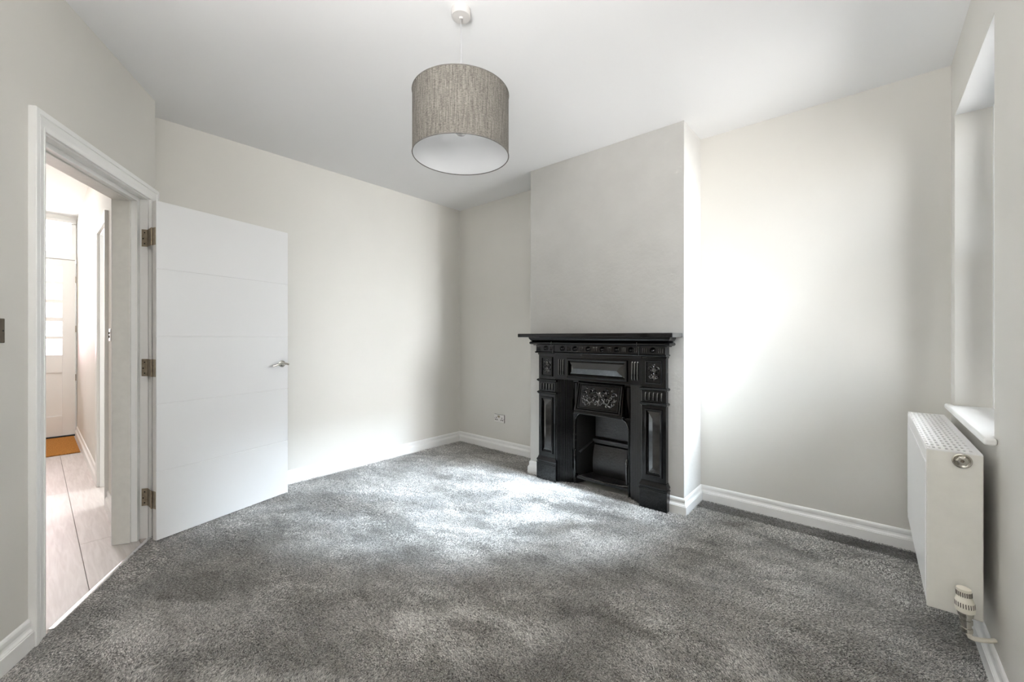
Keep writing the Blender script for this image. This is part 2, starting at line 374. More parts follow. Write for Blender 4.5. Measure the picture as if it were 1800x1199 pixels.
def pile(name, poly, material, parent, seed, shift=0.0, k=1.0):
    r = np.random.RandomState(seed); X, Yy, Sz = [], [], []
    for sp, d0, d1 in ((.0040, 0, 2.0), (.0052, 2.0, 2.9), (.0070, 2.9, 9)):
        gx, gy = np.meshgrid(np.arange(-.1, 4.0, sp), np.arange(-3.5, .02, sp)); gx = gx.ravel(); gy = gy.ravel()
        gx = gx+r.uniform(-.5, .5, len(gx))*sp; gy = gy+r.uniform(-.5, .5, len(gy))*sp
        d = np.hypot(gx-3.64, gy+3.274)+r.uniform(-.15, .15, len(gx)); m = (d >= d0) & (d < d1); gx, gy = gx[m], gy[m]
        m = inside(gx, gy, poly); X.append(gx[m]); Yy.append(gy[m]); Sz.append(np.full(m.sum(), sp))
    x, y, sp = np.concatenate(X), np.concatenate(Yy), np.concatenate(Sz); n = len(x)
    # brushed lean: domain-warped noise gives patches swept by the vacuum and by feet
    wx, wy = x+.25*vnoise(x, y, 2.2, 5), y+.25*vnoise(x, y, 2.2, 9)
    ca, sa = math.cos(.55), math.sin(.55); ux, uy = (wx*ca+wy*sa)*.75, (-wx*sa+wy*ca)*1.55
    f = vnoise(ux, uy, 1.7, 21, 5, .6)+.35*(vnoise(ux, uy, 6.5, 31, 3)-.5)
    ang = (f-.5)*9.0+shift+r.normal(0, .42, n); mag = (.7+.6*vnoise(x, y, 3.0, 41))*sp*1.7+r.normal(0, .15, n)*sp
    h = sp*(1.15+.45*r.rand(n))
    rad = sp*.62*(.8+.4*r.rand(n)); a0 = r.uniform(0, 6.283, n)
    V = np.zeros((n, 7, 3), np.float32)
    for q in range(3):
        a = a0+q*2.0944
        V[:, q] = np.stack([x+rad*np.cos(a), y+rad*np.sin(a), np.full(n, -.001)], 1)
        V[:, 3+q] = np.stack([x+mag*.4*np.cos(ang)+rad*.85*np.cos(a+.5), y+mag*.4*np.sin(ang)+rad*.85*np.sin(a+.5), h*.62], 1)
    V[:, 6] = np.stack([x+mag*np.cos(ang), y+mag*np.sin(ang), h], 1)
    tri = []
    near = sp < .0045
    base = np.arange(n)*7
    T3 = [(3, 4, 6), (4, 5, 6), (5, 3, 6)]
    for t in T3: tri.append(base[:, None]+np.array(t))
    for t in [(0, 1, 3), (1, 4, 3), (1, 2, 4), (2, 5, 4), (2, 0, 5), (0, 3, 5)]: tri.append(base[near][:, None]+np.array(t))
    F = np.concatenate(tri).astype(np.int32)
    me = bpy.data.meshes.new(name); me.vertices.add(n*7); me.vertices.foreach_set('co', V.ravel())
    me.loops.add(F.size); me.loops.foreach_set('vertex_index', F.ravel()); me.polygons.add(len(F))
    me.polygons.foreach_set('loop_start', np.arange(0, F.size, 3, dtype=np.int32)); me.update(calc_edges=True)
    at = me.attributes.new('yarn', 'FLOAT', 'POINT')
    v = np.clip(r.normal(.5, .22, n), 0, 1).astype(np.float32); at.data.foreach_set('value', np.repeat(v, 7))
    me.materials.append(material); o = bpy.data.objects.new(name, me); COL.objects.link(o); o.parent = parent; o['kind'] = 'stuff'
    return n, len(F)
def yarn_mat(name, k):
    m = bpy.data.materials.new(name); m.use_nodes = True; t = m.node_tree; p = t.nodes['Principled BSDF']; L = t.links.new
    a = t.nodes.new('ShaderNodeAttribute'); a.attribute_name = 'yarn'
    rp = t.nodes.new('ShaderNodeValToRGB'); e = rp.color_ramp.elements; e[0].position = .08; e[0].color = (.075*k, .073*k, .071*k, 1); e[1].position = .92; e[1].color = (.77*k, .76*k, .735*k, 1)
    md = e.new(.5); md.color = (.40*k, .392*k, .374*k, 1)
    L(a.outputs['Fac'], rp.inputs[0])
    co = t.nodes.new('ShaderNodeTexCoord'); n = t.nodes.new('ShaderNodeTexNoise'); n.inputs['Scale'].default_value = 1.7; n.inputs['Detail'].default_value = 4; L(co.outputs['Object'], n.inputs['Vector'])
    r2 = t.nodes.new('ShaderNodeValToRGB'); r2.color_ramp.elements[0].position = .4; r2.color_ramp.elements[1].position = .6
    r2.color_ramp.elements[0].color = (.66, .655, .645, 1); r2.color_ramp.elements[1].color = (1.05, 1.045, 1.04, 1); L(n.outputs['Fac'], r2.inputs[0])
    mp = t.nodes.new('ShaderNodeMapping'); mp.inputs['Rotation'].default_value = (0, 0, .55); mp.inputs['Scale'].default_value = (.7, 1.8, 1); L(co.outputs['Object'], mp.inputs[0])
    n3 = t.nodes.new('ShaderNodeTexNoise'); n3.inputs['Scale'].default_value = 4.5; n3.inputs['Detail'].default_value = 6; n3.inputs['Roughness'].default_value = .65; L(mp.outputs[0], n3.inputs['Vector'])
    r3 = t.nodes.new('ShaderNodeValToRGB'); r3.color_ramp.elements[0].position = .36; r3.color_ramp.elements[1].position = .52
    r3.color_ramp.elements[0].color = (.68, .67, .655, 1); r3.color_ramp.elements[1].color = (1.03, 1.03, 1.03, 1); L(n3.outputs['Fac'], r3.inputs[0])
    m3 = t.nodes.new('ShaderNodeMix'); m3.data_type = 'RGBA'; m3.blend_type = 'MULTIPLY'; m3.inputs[0].default_value = 1; L(rp.outputs[0], m3.inputs[6]); L(r3.outputs[0], m3.inputs[7])
    mx = t.nodes.new('ShaderNodeMix'); mx.data_type = 'RGBA'; mx.blend_type = 'MULTIPLY'; mx.inputs[0].default_value = 1; L(m3.outputs[2], mx.inputs[6]); L(r2.outputs[0], mx.inputs[7])
    L(mx.outputs[2], p.inputs['Base Color']); p.inputs['Roughness'].default_value = .75; p.inputs['Specular IOR Level'].default_value = .3; p.inputs['Sheen Weight'].default_value = .25
    return m
inner = [(.012, -.012), (BX0-.012, -.012), (BX0-.012, BY-.012), (1.70, BY-.006), (1.77, -.326), (2.28, -.326), (2.35, BY-.006), (BX1+.012, BY-.012), (BX1+.012, -.176), (XC-.012, -.176), (XC-.012, -3.48), D2((-3.48-De.y)/dD.y, .024), D2(0, .030), (.012, De.y+.03)]
print('pile', pile('carpet_pile', inner, yarn_mat('grey_twist_yarn', 1.28), floor, 11))
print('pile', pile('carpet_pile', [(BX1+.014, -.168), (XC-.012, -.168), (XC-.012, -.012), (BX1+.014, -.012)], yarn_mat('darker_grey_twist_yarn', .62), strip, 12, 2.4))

# ------------------------------------------------------------------ window in the right wall
win = thing('window_1', 'white framed window deep in the right hand reveal above the radiator', None, (XC+.13, (WY0+WY1)/2, WZ0), kind='structure')
wy, wz = (WY1-WY0)/2, WZ1-WZ0
b = MB(); fw = .03
b.box(0, .07, -wy-.002, -wy+fw, -.01, wz); b.box(0, .07, wy-fw, wy+.002, -.01, wz); b.box(.0003, .0697, -wy+fw+.0002, wy-fw-.0002, -.01, fw); b.box(.0003, .0697, -wy+fw+.0002, wy-fw-.0002, wz-fw, wz)
b.build('window_frame', M['upvc'], win, bevel=.004)
for z0, z1, xo in ((fw, wz/2+.02, .012), (wz/2-.02, wz-fw, .036)):
    b = MB(); w = .038
    b.box(xo, xo+.022, -wy+fw, -wy+fw+w, z0, z1); b.box(xo, xo+.022, wy-fw-w, wy-fw, z0, z1); b.box(xo, xo+.022, -wy+fw+w, wy-fw-w, z0, z0+w); b.box(xo, xo+.022, -wy+fw+w, wy-fw-w, z1-w, z1)
    sash = b.build('sash', M['upvc'], win, bevel=.003)
    MB().box(xo+.009, xo+.013, -wy+fw+w-.004, wy-fw-w+.004, z0+w-.004, z1-w+.004).build('pane', M['glass'], sash)
sill = MB()
sill.prism([(0, -wy+.0005), (-.1300, -wy+.0005), (-.1305, -wy-.055), (-.164, -wy-.055), (-.164, wy+.05), (-.1305, wy+.05), (-.1300, wy-.0005), (0, wy-.0005)], -.026, 0)
sill.build('windowsill', M['trim'], win, bevel=.0085, seg=4)

# ------------------------------------------------------------------ doorway: architrave, lining, threshold
def arch(mb, il, ir, top, prof, f):
    """prof: (w outward from inner edge, n)"""
    mb.f = f; rows = []
    for kind in range(4):
        rows.append([mb.v({0: (il+w, n, -.003), 1: (il+w, n, top+w), 2: (ir-w, n, top+w), 3: (ir-w, n, -.003)}[kind]) for w, n in prof])
    k = len(prof)
    for q, w in zip(rows, rows[1:]):
        for j in range(k): mb.face([q[j], q[(j+1) % k], w[(j+1) % k], w[j]])
    mb.face(rows[0]); mb.face(rows[-1][::-1])
    return mb
AP = [(0, 0), (0, .013), (.006, .016), (.012, .0165), (.013, .0145), (.018, .0145), (.026, .0165), (.036, .0205), (.044, .0215), (.046, .0195), (.049, .0195), (.051, .0235), (.058, .025), (.070, .025), (.072, .023), (.072, 0)]
struct(arch(MB(), OL, OR, OT, AP, dmap), 'trim_1', M['trim'], 'white moulded architrave around the open doorway', smooth=True)
b = MB(); b.f = dmap
b.box(.065, .090, -.0395, 0, -.003, OT-.0053); b.box(.0652, .118, -.070, -.0400, -.003, 2.0337)
b.box(.0655, OL+.0015, -.0393, -.0002, OT-.005, OT+.021); b.box(.0657, OL+.0018, -.0698, -.0402, 2.034, OT+.0207)
b.box(OL+.002, OL+.021, -.0394, 0, -.003, OT+.0205); b.box(OL-.026, OL+.0208, -.0699, -.0401, -.003, 2.0336)
struct(b, 'trim_2', M['trim'], 'white rebated door frame with stops', bevel=.0015)
b = MB(); b.f = dmap
b.box(.065, .130, -.155, -.0705, -.003, 2.0277); b.box(.0653, OL+.0205, -.1548, -.0707, 2.028, OT+.021); b.box(OL-.03, OL+.021, -.1549, -.0706, -.003, 2.0276)
struct(b, 'trim_3', M['jamb'], 'off white door lining on the hall side of the doorway', bevel=.0015)
b = MB(); b.f = dmap
for s0, s1 in ((.06, .125),): b.box(s0, s1, -.1605, -.1555, -.003, 2.09)
struct(b, 'trim_4', M['trim'], 'narrow white hall side architrave of the doorway', bevel=.003)
b = MB(); b.f = dmap
pf = [(-.004, -.004), (-.002, .002), (.002, .0045), (.012, .0055), (.022, .0045), (.026, -.002)]
a = [b.v((.0945 if n > 0 else .131, n, z)) for n, z in pf]; c = [b.v((OL-.031, n, z)) for n, z in pf]
for i in range(len(pf)): b.face([a[i], a[(i+1) % len(pf)], c[(i+1) % len(pf)], c[i]])
b.face(a); b.face(c[::-1])
prop(b.build('threshold_bar', M['bar'], smooth=True), 'silver metal threshold bar between hall boards and grey carpet', 'threshold')

# ------------------------------------------------------------------ open door leaf
hx, hy = .446, -2.801
door = thing('door_1', 'white five panel door standing open against the left wall', None, (hx, hy, .012), math.atan2(.962, -.274), kind='structure')
LW, LHt, LT = .853, 2.018, .040
MB().box(0, LW, .004, LT, 0, LHt).build('door_core', M['door'], door, bevel=.001)
g = .0022; ph = LHt/5
for k in range(5):
    MB().box(0, LW, 0, .005, k*ph+(g if k else 0), (k+1)*ph-(g if k < 4 else 0)).build('panel', M['door'], door, bevel=.0018)
# lever handle
b = MB(); b.lathe([(0, 0), (.0255, 0), (.0262, .003), (.0255, .008), (.022, .0095), (0, .0095)], (.800, 0, 1.003), 28, 'y')
hd = b.build('door_handle', M['chrome'], door, smooth=True); hd['label'] = 'brushed nickel curved lever handle on round rose'
b = MB(); pts = [(.800, -.008, 1.003), (.800, -.040, 1.003), (.799, -.050, 1.003)]
b.tube(pts, .0085, 12)
lev = [(.818-.125*t, -.052-.010*math.sin(PI*t), .999+.012*math.sin(PI*min(1, t*1.05))-.006*t) for t in [k/12 for k in range(13)]]
b.tube(lev, [.0085]*11+[.0082, .0078], 12)
b.build('lever', M['chrome'], hd, smooth=True)
# hinges: one knuckle, two leaves
def hinge(z):
    h = thing('hinge', None, None); h.parent = door; h.location = (-.004, .032, z)
    return h
invR = Matrix.Rotation(-door.rotation_euler.z, 4, 'Z')
def to_door(p):
    q = invR @ Vector((p[0]-hx, p[1]-hy, p[2]-.012)); return q
for zc in (.250, 1.035, 1.820):
    kx, ky = D2(.131, .035)
    # knuckle on the axis beside the back corner of the leaf
    kp = to_door((hx-.0385, hy-.016, zc)); hh = .052
    b = MB(); b.lathe([(0, -hh), (.0048, -hh), (.0048, hh), (0, hh)], tuple(kp), 12)
    for q in (-.6, -.2, .2, .6): b.lathe([(.0053, q*hh-.001), (.0053, q*hh+.001)], tuple(kp), 12)
    h = b.build('hinge', M['hinge'], door, smooth=True)
    MB().box(-.0022, .0003, .006, .036, kp.z-hh, kp.z+hh).build('hinge_plate', M['hinge'], h, bevel=.001)
    b = MB(); b.f = dmap; b.box(.0895, .0925, -.036, .003, zc-hh, zc+hh)
    b2 = MB(); b2.f = lambda p: tuple(to_door(dmap(p)))
    b2.box(.0885, .0922, -.030, -.001, zc-hh, zc+hh)
    # short web reaching from the frame plate to the knuckle
    q0 = Vector(dmap((.090, -.002, 0))); q1 = Vector((hx-.0385, hy-.016, 0)); dv = (q1-q0).normalized(); pv = Vector((-dv.y, dv.x, 0))*.0012
    b2.f = lambda p: tuple(to_door(p))
    b2.prism([(q0+pv)[:2], (q1+pv)[:2], (q1-pv)[:2], (q0-pv)[:2]], zc-hh, zc+hh)
    pl = b2.build('hinge_plate', M['hinge'], h, bevel=.0006)
    b.bm.free()
    for k, zz in enumerate((-.034, -.004, .032)):
        b3 = MB(); b3.f = lambda p: tuple(to_door(dmap(p)))
        c = (.0922, -.015-(.007 if k == 1 else 0), zc+zz)
        ring = [b3.v((c[0]+.0006, c[1]+.004*math.cos(a*PI/5), c[2]+.004*math.sin(a*PI/5))) for a in range(10)]
        b3.face(ring); b3.build('screw', M['dark'], h)

# ------------------------------------------------------------------ hall: boards, front door, second doorway, mat
hall = struct(MB().box(-4.0, 1.7, HL, HW+.15, -.0158, -.0145), 'hall_floor', M['dark'], 'pale limed oak boards of the hall floor')
for y1, y0, joints in ((-2.785, -2.86, (-1.0, .9)), (-2.86, -3.10, (-1.9, .12)), (-3.10, -3.34, (-2.9, -1.15, 1.35)), (-3.34, -3.58, (-2.2, -.4)), (-3.58, -3.82, (-3.0, -1.2, .7)), (-3.82, HL, (-1.7, .2))):
    cuts = (-3.9,)+joints+(1.6,)
    for a, c in zip(cuts, cuts[1:]):
        MB().box(a+.0009, c-.0009, y0+.0009, y1-.0009, -.0145, -.004).build('plank', M['wood'], hall, bevel=.0008, seg=1)
prop(MB().box(-3.74, -2.67, -3.78, -2.955, -.004, .010).build('doormat', M['coir'], bevel=.003), 'orange brown coir mat on the boards by the front door', 'mat')
struct(MB().box(-2.668, -2.650, -3.93, -2.946, -.004, .002), 'trim_5', M['bar'], 'thin pale edging strip in front of the coir mat')

fd = thing('door_2', 'white glazed front door at the far end of the hall', None, (HE, -2.938, 0), kind='structure')
DW, DH = .84, 2.165; t0, t1 = -.05, -.006
gy0, gy1 = -.112, -.728
lites = [(1.002, 1.196), (1.231, 1.411), (1.460, 1.633), (1.675, 1.862), (1.896, 2.084)]
b = MB()
b.box(t0, t1, gy0, 0, .018, DH); b.box(t0, t1, -DW, gy1, .018, DH)
b.build('door_leaf', M['trim'], fd, bevel=.002)
for a, c in ((.018, .259), (.787, lites[0][0]), (lites[0][1], lites[1][0]), (lites[1][1], lites[2][0]), (lites[2][1], lites[3][0]), (lites[3][1], lites[4][0]), (lites[4][1], DH)):
    MB().box(t0+.0005, t1-.0008, gy1-.0005, gy0+.0005, a, c).build('rail', M['trim'], fd, bevel=.0012)
MB().box(t0+.008, t1-.014, gy1-.002, gy0+.002, .257, .789).build('panel', M['trim'], fd)
for (a, c), mm in zip(lites, ('gpink', 'glass', 'gpale', 'gyel', 'gpink')):
    MB().box(-.030, -.026, gy1-.004, gy0+.004, a-.004, c+.004).build('pane', M[mm], fd)
for zc in (.72, 1.32, 1.93):
    MB().lathe([(0, -.04), (.007, -.04), (.007, .04), (0, .04)], (.002, .004, zc), 10).build('hinge', M['hinge'], fd, smooth=True)
b = MB(); b.box(-.10, .012, .005, .0095, 0, 2.655); b.box(-.10, .012, -DW-.035, -DW-.005, 0, 2.655); b.box(-.10, .012, -DW-.005, .005, DH+.006, 2.252); b.box(-.10, .012, -DW-.005, .005, 2.62, 2.655)
b.box(-.0998, -.03, -.035, .0048, 2.2525, 2.6197); b.box(-.0998, -.03, -DW-.0048, -DW+.03, 2.2525, 2.6197)
b.box(-.0997, -.053, -.016, .0047, .02, DH-.02); b.box(-.0997, -.053, -DW+.001, -.001, DH-.016, DH+.0055)
b.build('door_frame', M['trim'], fd, bevel=.003)
MB().box(-.064, -.060, -DW+.026, -.031, 2.25, 2.622).build('fanlight', M['glass'], fd)
MB().box(-.06, .006, -DW-.004, .004, -.003, .014).build('door_sill', M['dark'], fd)

d3 = thing('door_3', 'second white doorway opening off the right side of the hall', None, (0, HW, 0), kind='structure')
b = MB(); il, ir = -.566, -1.12
hall_f = lambda p: (p[0], -p[1], p[2])
AP2 = [(0, 0), (0, .014), (.008, .017), (.045, .020), (.062, .0205), (.066, .019), (.066, 0)]
arch(b, il, ir, 2.065, AP2, hall_f); b.build('architrave', M['trim'], d3)
b = MB(); b.box(-1.1245, -1.102, .0005, .0995, -.003, 2.045); b.box(-.58, -.5555, .0005, .0995, -.003, 2.045); b.box(-1.1244, -.5556, .0006, .0994, 2.0455, 2.0597)
b.build('door_lining', M['trim'], d3)

sw = thing('hall_switch', 'small white light switch on the hall wall edge beyond the doorway', 'switch', (-.335, HW, 1.235))
MB().box(-.043, .043, -.009, 0, -.043, .043).build('plate', M['white'], sw, bevel=.003)
for q in (-.012, .012): MB().box(-.005, .005, -.0135, -.008, q-.009, q+.009).build('rocker', M['dark'], sw)

# ------------------------------------------------------------------ switch on the door wall, socket in the alcove
sw = thing('light_switch', 'brushed metal light switch plate left of the open doorway', 'switch', (*D2(1.195, 0), 1.243), math.atan2(dD.y, dD.x))
# local x along dD, local y = -nD... wall normal is +y rotated: (-dD.y, dD.x) = nD
b = MB(); b.box(-.043, .043, 0, .005, -.0445, .0445); b.build('plate', M['plate'], sw, bevel=.002)
for q in (-.0345, .0345):
    b = MB(); b.lathe([(0, -.0062), (.003, -.0060), (.0034, -.005)], (q, 0, 0), 12, 'y'); b.build('screw', M['dark'], sw)
MB().box(-.012, .012, .004, .009, -.018, .018).build('rocker', M['plate'], sw, bevel=.002)

so = thing('double_socket', 'white double power socket with dark edges low in the left alcove', 'socket', (.636, 0, .345))
MB().box(-.073, .073, -.0075, 0, -.043, .043).build('back_box', M['dark'], so, bevel=.002)
pl = MB().box(-.0715, .0715, -.0098, -.0075, -.0415, .0415).build('plate', M['white'], so, bevel=.0008)
for cx in (-.042, .040):
    for dx, dz, w, h in ((0, .006, .0038, .0085), (-.0115, -.0150, .0062, .0062), (.0115, -.0150, .0062, .0062)):
        MB().box(cx+dx-w, cx+dx+w, -.0103, -.0090, dz-h, dz+h).build('pin_hole', M['dark'], pl)
MB().box(-.022, .009, -.0125, -.0095, .010, .033).build('rocker', M['hinge'], so, bevel=.001)
for cx in (-.066, .066): MB().lathe([(0, .0102), (.003, .0102), (.003, .009)], (cx, 0, 0), 10, 'y').build('screw', M['dark'], so)

# ------------------------------------------------------------------ fireplace
FX = 2.025
fp = thing('fireplace', 'black cast iron fireplace with carved surround and arched grate', 'fireplace', (FX, BY, 0))
def fpath(hw0, hw1, o0, o1):                   # U path round a block standing on the breast, local coords
    return [(hw0, 0), (hw0, -o1), (hw1, -o1), (hw1, 0)]
I, I2 = M['iron'], M['iron2']
# mantel shelf
b = MB(); b.prism([(-.664, 0), (-.662, -.2), (.649, -.2), (.649, 0)], 1.218, 1.248)
b.build('mantel_shelf', I, fp, bevel=.005)
# cornice: cavetto over a torus bead
U = [(-.545, 0), (-.545, -.060), (.545, -.060), (.545, 0)]
cav = [(-.02, 1.219), (.062, 1.219)]+[(.028+.034*(1-math.sin(a)), 1.190+.029*(1-math.cos(a))+0*a) for a in [k*PI/12 for k in range(1, 7)]]
cav = [(-.02, 1.219), (.060, 1.219), (.060, 1.213), (.057, 1.205), (.051, 1.196), (.044, 1.188), (.038, 1.184)]
bead = [(.038+.018*math.sin(a), 1.170+.014*math.cos(a)) for a in [k*PI/8 for k in range(0, 9)]]
fil = [(.030, 1.156), (.030, 1.150), (-.02, 1.150)]
b = MB(); sweep(b, U, cav+bead+fil); cor = b.build('cornice', I, fp, smooth=True)
for lx in (-.372, .368):
    MB().box(lx-.0016, lx+.0016, -.1172, -.10, 1.160, 1.181).build('joint', I2, cor)
# frieze with ribs and rosettes
b = MB(); b.box(-.557, .557, -.075, 0, 1.088, 1.152); sweep(b, [(-.557, 0), (-.557, -.075), (.557, -.075), (.557, 0)], [(-.01, 1.085), (.004, 1.085), (.009, 1.091), (.004, 1.098), (-.01, 1.098)])
fr = b.build('frieze', I, fp, smooth=True)
for lx in (-.378, .370): MB().box(lx-.0018, lx+.0018, -.087, -.07, 1.088, 1.152).build('joint', I2, fr)
ros = [-.455, -.288, -.167, -.046, .076, .194, .308, .470]
b0 = None
def rosette(lx):
    b = MB(); b.lathe([(.021, .075), (.021, .080), (.017, .083), (.013, .080), (.0125, .078), (.010, .084), (.005, .089), (0, .090)], (lx, 0, 1.126), 20, 'y'); return b
for lx in ros: rosette(lx).build('rosette', I, fr, smooth=True)
ribs = []
for c in (-.53, -.375+.0-.021, -.2275, -.1065, .015, .135, .251, .352, .412, .528):
    ribs += [c-.0135, c, c+.0135]
for lx in ribs:
    b = MB(); b.tube([(lx, -.0755, 1.108), (lx, -.077, 1.112), (lx, -.077, 1.140), (lx, -.0755, 1.144)], .0042, 6); b.build('rib', M['iron3'], fr, smooth=True)
# header with diamond point panel
b = MB(); b.box(-.378, .378, -.046, 0, .868, 1.09)
b.box(-.378, .378, -.056, 0, 1.066, 1.088)
hdr = b.build('header', I, fp, bevel=.002)
MB().box(-.374, .374, -.0485, -.045, .870, .876).build('moulding', I, hdr, bevel=.001)
def frame_ring(x0, x1, z0, z1, w, y0, y1):
    b = MB()
    pr = [(0, y0), (w*.15, y1), (w*.5, y1-.002), (w*.85, y1+.001), (w, y0)]
    rows = []
    for cx, cz, sx, sz in ((x0, z0, 1, 1), (x1, z0, -1, 1), (x1, z1, -1, -1), (x0, z1, 1, -1)):
        rows.append([b.v((cx+sx*d, y, cz+sz*d)) for d, y in pr])
    for i in range(4):
        q, r = rows[i], rows[(i+1) % 4]
        for j in range(len(pr)-1): b.face([q[j], r[j], r[j+1], q[j+1]])
    return b
frame_ring(-.262, .270, .888, 1.048, .024, -.0455, -.060).build('frame', I, hdr)
MB().hip(-.236, .242, .914, 1.020, -.0455, -.0725, .053).build('diamond_panel', M['iron3'], hdr)
for c in (-.318, .326):
    for q in (-.021, 0, .021): MB().tube([(c+q, -.044, .905), (c+q, -.048, .915), (c+q, -.048, 1.028), (c+q, -.044, 1.038)], .0072, 8).build('reed', M['iron3'], hdr, smooth=True)
# scrolling relief: tubes and buds mapped onto a panel
def scroll_relief(b, fmap, w, h, r, seed, density):
    rnd = random.Random(seed); b.f = fmap
    def spiral(cx, cz, R, a0, turns, sgn):
        pts = []
        for k in range(13):
            t = k/12; a = a0+sgn*turns*2*PI*t; q = R*(1-.85*t); pts.append((cx+q*math.cos(a), r*.4, cz+q*math.sin(a)))
        b.tube(pts, [r*(1-.5*k/12) for k in range(13)], 6)
        b.lathe([(r*1.3, r*.2), (r*1.2, r*.9), (r*.6, r*1.7), (0, r*1.9)], (cx, 0, cz), 8, 'yy' if False else 'y')
    def leaf(cx, cz, L, a):
        n = 5; ca, sa = math.cos(a), math.sin(a); rows = []
        for k in range(n+1):
            t = k/n; wv = L*.3*math.sin(PI*min(1, t*.93+.07)); rows.append([(cx+ca*L*t-sa*q*wv, (r*1.5 if q == 0 else 0), cz+sa*L*t+ca*q*wv) for q in (-1, 0, 1)])
        vs = [[b.v(p) for p in row] for row in rows]
        for p, q in zip(vs, vs[1:]):
            for j in range(2): b.face([p[j], q[j], q[j+1], p[j+1]])
    for sx in (-1, 1):
        for (u, v_, R, a0, tn) in density:
            spiral(sx*u*w, v_*h, R, a0 if sx > 0 else PI-a0, tn, sx)
        for (u, v_, L, a) in [(.1, -.55, .3, 1.2), (.3, -.1, .28, .5), (.55, .3, .3, 2.2), (.65, -.5, .3, .9), (.8, .1, .25, 1.8), (.2, .45, .25, 1.0), (.42, .6, .22, -.4)]:
            aa = a+rnd.uniform(-.3, .3); leaf(sx*u*w, v_*h, L*min(w, h)*1.3, aa if sx > 0 else PI-aa)
    leaf(0, -.85*h, h*.8, PI/2); leaf(0, -.1*h, h*.8, PI/2)
    return b
# pilasters
for sx, c in ((-1, -.4625), (1, .4640)):
    hw = .0875
    b = MB(); b.box(c-hw, c+hw, -.046, 0, .14, 1.09)
    pil = b.build('pilaster', I, fp, bevel=.002)
    up = [(c-hw, 0), (c-hw, -.046), (c+hw, -.046), (c+hw, 0)]
    for z, e in ((.852, .012), (.747, .010)):
        b = MB(); sweep(b, up, [(-.01, z-.013), (.003, z-.013), (e, z-.005), (e+.002, z), (e, z+.005), (.003, z+.011), (-.01, z+.013)]); b.build('moulding', I, pil, smooth=True)
    b = MB(); sweep(b, up, [(-.01, 1.070), (.004, 1.070), (.006, 1.078), (.003, 1.086), (-.01, 1.086)]); b.build('moulding', I, pil, smooth=True)
    # carved square panel
    frame_ring(c-.060, c+.060, .886, 1.052, .012, -.0455, -.055).build('frame', I, pil)
    b = MB(); scroll_relief(b, lambda p, c=c: (c+p[0], -.0465-p[1], .969+p[2]), .044, .068, .0042, 3, [(.5, .35, .019, 0, 1.1), (.5, -.45, .017, 2, 1.1), (.0, .75, .010, 0, .7)])
    b.build('floral_relief', M['iron3'], pil, smooth=True)
    for k in range(5):
        lx = c-.058+.029*k
        MB().tube([(lx, -.044, .769), (lx, -.049, .774), (lx, -.049, .820), (lx, -.044, .826)], .0060, 8).build('reed', M['iron3'], pil, smooth=True)
    frame_ring(c-.064, c+.064, .232, .712, .017, -.0455, -.056).build('frame', I, pil)
    MB().hip(c-.044, c+.044, .252, .692, -.0455, -.066, .050).build('diamond_panel', M['iron3'], pil)
    # plinth
    b = MB(); b.box(c-hw-.012, c+hw+.012, -.064, 0, 0, .140); pb = b.build('plinth_block', I, pil, bevel=.003)
    up2 = [(c-hw-.001, 0), (c-hw-.001, -.048), (c+hw+.001, -.048), (c+hw+.001, 0)]
    b = MB(); sweep(b, up2, [(-.01, .140), (.013, .140), (.014, .148), (.009, .152), (.009, .158), (.013, .166), (.010, .176), (.004, .184), (.001, .198), (-.01, .198)]); b.build('plinth_moulding', I, pil, smooth=True)
# reeded splayed cheeks
for sx in (-1, 1):
    a0, a1 = Vector((sx*.376, -.040)), Vector((sx*.250, .042)); d = a1-a0; L = d.length; d.normalize()
    nn = Vector((-d.y, d.x)); nn = nn if nn.y < 0 else -nn
    pts = [a0]; N = 11
    for k in range(N):
        for q in (.08, .3, .5, .7, .92):
            pts.append(a0+d*(L*(.06+.88*(k+q)/N))+nn*(.0055*math.sin(PI*q)))
    pts.append(a1); back = [a1-nn*.012+Vector((0, .004)), a0-nn*.012]
    b = MB(); b.prism([tuple(p) for p in pts+back], 0, .872)
    b.build('reeded_cheek', I2 if sx > 0 else I, fp, smooth=True)
# insert face with arched opening
b = MB()
arcR = [(.236, .48)]+[(.156+.080*math.cos(a), .50+.095*math.sin(a)) for a in [k*PI/16 for k in range(0, 9)]]
for sx in (-1, 1):
    poly = [(sx*.254, 0), (sx*.254, .872), (0, .872), (0, .595)]+[(sx*x, z) for x, z in arcR[::-1]]+[(sx*.236, 0)]
    b.prism_y(poly, .040, .055)
ins = b.build('insert_face', I, fp)
frame_ring(.212, .250, .60, .845, .008, .0405, .034).build('frame', I, ins); frame_ring(-.250, -.212, .60, .845, .008, .0405, .034).build('frame', I, ins)
# arch bead
for sx in (-1, 1):
    b = MB(); b.tube([(sx*.238, .036, .0), (sx*.238, .036, .25)]+[(sx*(x+.002), .036, z+.002) for x, z in arcR], .005, 8); b.build('arch_bead', M['iron3'], ins, smooth=True)
    b = MB(); b.tube([(sx*.229, .030, .10), (sx*.229, .022, .12), (sx*.229, .022, .27), (sx*.229, .030, .29)], .009, 8); b.build('bar_rest', M['iron3'], ins, smooth=True)
